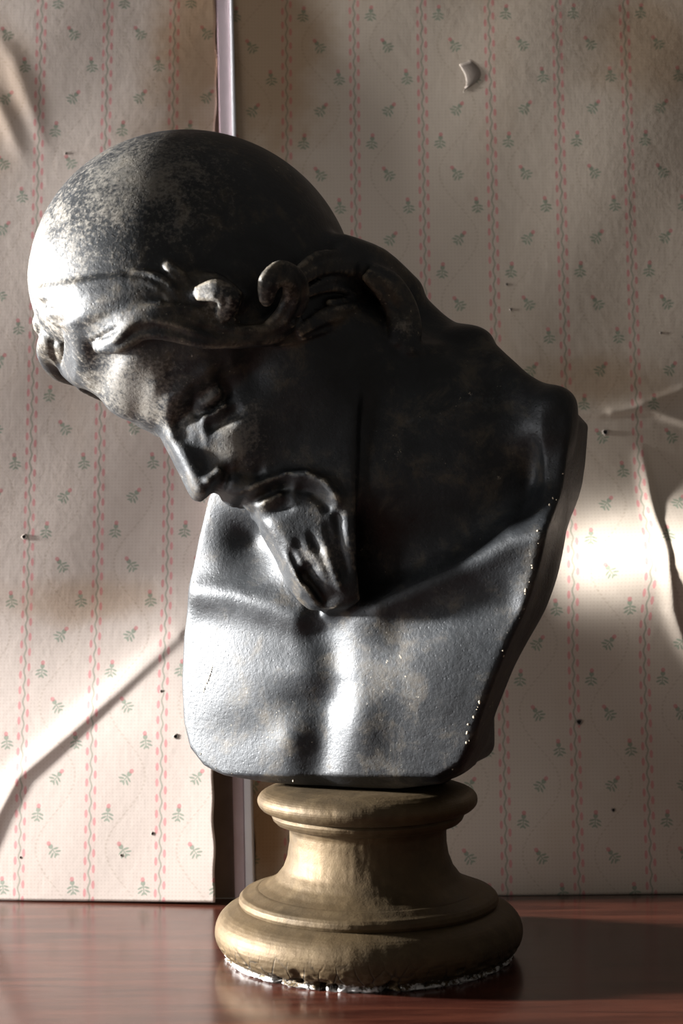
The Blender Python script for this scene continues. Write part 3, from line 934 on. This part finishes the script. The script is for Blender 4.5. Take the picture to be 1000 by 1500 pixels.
# ---- rolled hair round the face, S-curl above the ear, locks on the nape
def HS(px, py, extra):
    off = 150.0
    for _ in range(12):
        v = M(px, py, off) - CH
        q = 1 - (float(v @ FV) / SKR[0]) ** 2 - (float(v @ T0) / SKR[1]) ** 2
        off = 0.5 * off + 0.5 * (SKR[2] * math.sqrt(max(q, 0.02)) + extra)
    return M(px, py, off)
def both(pts, radii, k, smooth=4, far=True, cut=False, grp='hair', hs=True):
    P_ = [HS(*p) if hs else M(*p) for p in pts]
    chain(P_, radii, k, grp=grp, smooth=smooth, cut=cut)
    if far:
        chain([mirror(p) for p in P_], radii, k, grp=grp, smooth=smooth, cut=cut)
def mirror(p): return p - 2 * float(np.dot(p - CH, RV)) * RV
def lock(pts, width, n, r, lift=0.0, k=4.0, far=True, hs=True, twist=0.0, seed=0):
    """a lock of hair: strands lying side by side over a core"""
    rng = random.Random(seed)
    both([(p[0], p[1], p[2] - r * 0.9) for p in pts], [width * 0.9 * q for q in ends(len(pts))], 8, far=far, hs=hs)
    for i in range(n):
        o = (i + 0.5) / n * 2 - 1
        row = []
        for j, p in enumerate(pts):
            a = pts[max(j - 1, 0)]; b = pts[min(j + 1, len(pts) - 1)]
            tx, ty = b[0] - a[0], b[1] - a[1]; L = math.hypot(tx, ty) or 1
            q = ends(len(pts))[j]
            oo = o + twist * math.sin(j * 1.3 + i * 2.1) * 0.4 + rng.uniform(-0.12, 0.12)
            hgt = math.sqrt(max(0.0, 1 - min(1, abs(oo)) ** 2))
            row.append((p[0] - ty / L * oo * width * q, p[1] + tx / L * oo * width * q, p[2] + lift + hgt * width * 0.55 - r * 0.3))
        both(row, [r * rng.uniform(0.8, 1.15) * q for q in ends(len(pts))], k, far=far, hs=hs)
def ends(n): return [0.62 if (i == 0 or i == n - 1) else 1.0 for i in range(n)]
# upper swell from the middle of the brow to its blunt end before the ear
lock([(80, 458, -16), (140, 456, -12), (205, 442, -8), (262, 438, -6), (312, 434, 0), (346, 442, 2)], 26, 4, 9, k=6, twist=0.5, seed=1)
lock([(290, 430, 22), (316, 426, 36), (336, 438, 40), (328, 462, 28)], 15, 3, 7, k=2.4, far=False, seed=21)
# lower rope
ROPE = [(146, 508, -8), (172, 500, 4), (205, 476, 8), (250, 474, 10), (300, 488, 10), (352, 494, 10), (404, 484, 12), (430, 458, 14)]
lock(ROPE, 17, 3, 8, k=2.2, twist=0.9, seed=2, far=False)
chain([mirror(HS(*p)) for p in ROPE[3:]], [20] * 5, 6, grp='hair', smooth=3)
lock([(130, 488, -8), (180, 466, 4), (236, 456, 10), (290, 466, 10), (340, 474, 10)], 13, 2, 8, k=2.4, twist=0.6, seed=3)
# short strands springing from the dome
lock([(196, 404, -2), (226, 412, 2), (250, 430, 5), (262, 452, 6)], 12, 2, 7, k=2.4, far=False, seed=4)
lock([(244, 388, -2), (262, 406, 2), (284, 430, 4)], 10, 2, 6, k=2.4, far=False, seed=5)
lock([(60, 430, -6), (120, 424, -6), (180, 420, -4), (230, 424, 0)], 14, 2, 7, k=8, seed=8)
# S-curl above the ear
lock([(390, 440, 50), (394, 414, 62), (412, 400, 64), (430, 410, 56), (432, 438, 40), (416, 468, 24), (388, 486, 12)], 15, 3, 7.5, k=2.2, seed=6)
both([(398, 448, 74), (404, 418, 84), (418, 402, 80)], [4.5, 5.5, 3.5], 3, far=False, cut=True, grp=None)
lock([(430, 412, 26), (468, 388, 22), (512, 388, 24), (540, 408, 28), (546, 436, 36), (524, 460, 32), (486, 466, 24), (440, 488, 16)], 17, 3, 8, k=2.4, seed=7)
lock([(446, 430, 14), (484, 416, 16), (516, 424, 20), (518, 444, 20), (482, 448, 16)], 12, 2, 7, k=2.4, seed=9)
both([(430, 470, 34), (470, 452, 38), (505, 438, 36)], [5, 6, 4], 4, far=False, cut=True, grp=None)
lock([(380, 500, 4), (440, 494, 6), (500, 482, 20), (545, 480, 40)], 11, 2, 7, k=2.4, far=False, seed=10)
lock([(540, 400, 130), (566, 420, 122), (588, 452, 110), (592, 488, 110), (582, 502, 108)], 24, 3, 9, k=7, hs=False, seed=11)
both([(600, 512, 112), (624, 516, 100), (640, 512, 94)], [13, 14, 8], 10, far=False, hs=False)
both([(500, 370, 120), (548, 392, 90), (590, 430, 60)], [26, 30, 30], 20, far=False, hs=False)
# far-side locks over the brow
chain([M(74, 498, -40), M(72, 518, -92), M(88, 543, -130), M(122, 556, -152)], [17, 18, 16, 12], 6, grp='hair', smooth=4)
chain([M(92, 505, -30), M(96, 528, -76), M(112, 548, -116)], [13, 12, 9], 4, grp='hair', smooth=4)

# ---- surface nets
def surface_nets(f):
    s = f < 0
    nx, ny, nz = f.shape
    cnt = np.zeros((nx - 1, ny - 1, nz - 1), np.uint8)
    for i in (0, 1):
        for j in (0, 1):
            for k in (0, 1):
                cnt += s[i:nx - 1 + i, j:ny - 1 + j, k:nz - 1 + k]
    act = (cnt > 0) & (cnt < 8)
    I, J, K = np.nonzero(act)
    vid = np.full(act.shape, -1, np.int32); vid[I, J, K] = np.arange(len(I))
    acc = np.zeros((len(I), 3), np.float32); num = np.zeros(len(I), np.float32)
    cor = [(0, 0, 0), (1, 0, 0), (0, 1, 0), (1, 1, 0), (0, 0, 1), (1, 0, 1), (0, 1, 1), (1, 1, 1)]
    vals = [f[I + a, J + b, K + c] for a, b, c in cor]
    for e0_, e1_ in ((0, 1), (2, 3), (4, 5), (6, 7), (0, 2), (1, 3), (4, 6), (5, 7), (0, 4), (1, 5), (2, 6), (3, 7)):
        va, vb = vals[e0_], vals[e1_]
        m = (va < 0) != (vb < 0)
        t = np.where(m, va / np.where(m, va - vb, 1), 0)
        ca, cb = np.array(cor[e0_], np.float32), np.array(cor[e1_], np.float32)
        acc += np.where(m[:, None], ca + t[:, None] * (cb - ca), 0); num += m
    P = acc / num[:, None] + np.stack([I, J, K], -1)
    quads = []
    for axis in range(3):
        o1, o2 = [(1, 2), (2, 0), (0, 1)][axis]
        sa = [slice(None)] * 3; sb = [slice(None)] * 3
        sa[axis] = slice(0, -1); sb[axis] = slice(1, None)
        A_, B_ = s[tuple(sa)], s[tuple(sb)]
        for flip in (False, True):
            e = (A_ & ~B_) if not flip else (~A_ & B_)
            idx = np.array(np.nonzero(e))
            ok = (idx[o1] > 0) & (idx[o2] > 0) & (idx[o1] < f.shape[o1] - 1) & (idx[o2] < f.shape[o2] - 1)
            idx = idx[:, ok]
            def v(d1, d2):
                q = idx.copy(); q[o1] += d1; q[o2] += d2
                return vid[q[0], q[1], q[2]]
            q4 = [v(-1, -1), v(0, -1), v(0, 0), v(-1, 0)]
            if flip: q4 = q4[::-1]
            quads.append(np.stack(q4, -1))
    return P, np.concatenate(quads)
PV, Q = surface_nets(FLD)
ii = np.clip(np.round(PV).astype(int), 0, np.array(SHP) - 1)
lab_h = GRP['hair'][ii[:, 0], ii[:, 1], ii[:, 2]]; lab_b = GRP['beard'][ii[:, 0], ii[:, 1], ii[:, 2]]
vlab = np.zeros(len(PV), int)
vlab[(lab_h < 4.5)] = 1
vlab[(lab_b < 5.0) & (lab_b < lab_h)] = 2
ga = A0 + PV[:, 0] * VOX; gc = C0 + PV[:, 1] * VOX; gh = H0 + PV[:, 2] * VOX
VW = np.stack([(ga * CT + gc * ST) * PX, (-ga * ST + gc * CT) * PX, gh * PX], -1)
# vertex normals of the whole figure, shared by the parts cut from it
tri_n = np.cross(VW[Q[:, 2]] - VW[Q[:, 0]], VW[Q[:, 3]] - VW[Q[:, 1]])
VN = np.zeros_like(VW)
for c_ in range(4):
    for x_ in range(3):
        VN[:, x_] += np.bincount(Q[:, c_], weights=tri_n[:, x_], minlength=len(VW))
VN /= np.linalg.norm(VN, axis=1, keepdims=True) + 1e-12
# drop stray inner shells: keep the largest connected piece
par = np.arange(len(VW))
def comps():
    lab = np.arange(len(VW))
    while True:
        m = lab[Q].min(1)
        new = lab.copy()
        for c_ in range(4): np.minimum.at(new, Q[:, c_], m)
        new = new[new]
        if (new == lab).all(): return lab
        lab = new
cl = comps()
vals_, cn_ = np.unique(cl, return_counts=True)
keep = cl == vals_[cn_.argmax()]
Q = Q[keep[Q[:, 0]]]
ql = vlab[Q]
ql = np.where((ql == 1).sum(1) >= 3, 1, np.where((ql == 2).sum(1) >= 3, 2, 0))
for name, lb, mat in (('figure', 0, M_patina), ('rolled_hair', 1, M_hair), ('beard', 2, M_beard)):
    q = Q[ql == lb]
    used, inv = np.unique(q, return_inverse=True)
    me = mesh_np(name, VW[used], inv.reshape(-1, 4))
    me.normals_split_custom_set_from_vertices(VN[used])
    o = link(name, me, mat, bust)
    if name == 'rolled_hair': o['label'] = 'thick rolled hair with an S-shaped curl above the ear'
    if name == 'beard': o['label'] = 'pointed beard of separate locks with moustache'

# ---- flaked paint along the cut edge and a pale scratch on the chest
M_bare = mat_plain('bare_plaster', (0.42, 0.35, 0.25), 0.75, 300, 0.35)
def surf(a, h):              # point of the chest's front surface in the figure's own space
    i, k = int(round((a - A0) / VOX)), int(round((h - H0) / VOX))
    col_ = FLD[i, :, k]
    n = np.nonzero(col_ < 0)[0]
    if not len(n): return None
    j = n[0]
    f0, f1 = float(col_[j - 1]), float(col_[j])
    c = C0 + (j - 1 + f0 / (f0 - f1)) * VOX
    return np.array([(a * CT + c * ST), (-a * ST + c * CT), h])
def flecks_mesh(name, spots, parent, label=None):
    V = []; F = []
    for p, r, rng in spots:
        b = len(V); n = 7
        ph = rng.uniform(0, 6.28); st = rng.uniform(0.6, 1.7)
        ring = [(math.cos(ph + 6.283 * i / n) * r * rng.uniform(0.6, 1.2), math.sin(ph + 6.283 * i / n) * r * st * rng.uniform(0.6, 1.2)) for i in range(n)]
        for (x, z) in ring: V.append((p[0] + x, p[1] + 1.2, p[2] + z))
        for (x, z) in ring: V.append((p[0] + x * 0.7, p[1] - 0.8, p[2] + z * 0.7))
        V.append((p[0], p[1] - 1.0, p[2]))
        for i in range(n):
            j = (i + 1) % n
            F.append((b + i, b + j, b + n + j, b + n + i)); F.append((b + n + i, b + n + j, b + 2 * n))
    o = link(name, mesh_from(name, np.array(V) * PX, F), M_bare, parent)
    if label: o['label'] = label
    return o
rng = random.Random(9)
spots = []
edge_px = [(303, 745), (291, 790), (280, 850), (270, 935), (300, 1112), (318, 1126), (345, 1130), (425, 1132), (520, 1134), (610, 1132), (660, 1112), (688, 1075),
           (704, 1040), (742, 945), (762, 900), (774, 868), (786, 830), (795, 792), (804, 740), (812, 690)]
for i, (px, py) in enumerate(edge_px):
    for _ in range(4 if px > 650 else 3):
        a, h = on_front(px + rng.uniform(-7, 7), py + rng.uniform(-16, 16))
        i0, k0 = int((a - A0) / VOX), int((h - H0) / VOX)
        if PD[i0, k0] > -2.5 or PD[i0, k0] < -16: continue
        p = surf(a, h)
        if p is not None: spots.append((p, rng.uniform(0.8, 2.6), rng))
fl = flecks_mesh('flaked_edge', spots, bust, 'cream flakes of bare plaster along the cut edge'); fl['kind'] = 'stuff'
line = [(313, 972), (310, 984), (306, 996), (301, 1006), (298, 1017)]
sc_ = []
for i in range(len(line) - 1):
    for t in np.linspace(0, 1, 4, endpoint=False):
        a, h = on_front(line[i][0] * (1 - t) + line[i + 1][0] * t, line[i][1] * (1 - t) + line[i + 1][1] * t)
        p = surf(a, h)
        if p is not None and rng.random() < 0.85: sc_.append((p, rng.uniform(1.0, 1.7), rng))
flecks_mesh('scratch', sc_, bust, 'short pale scratch on the chest')
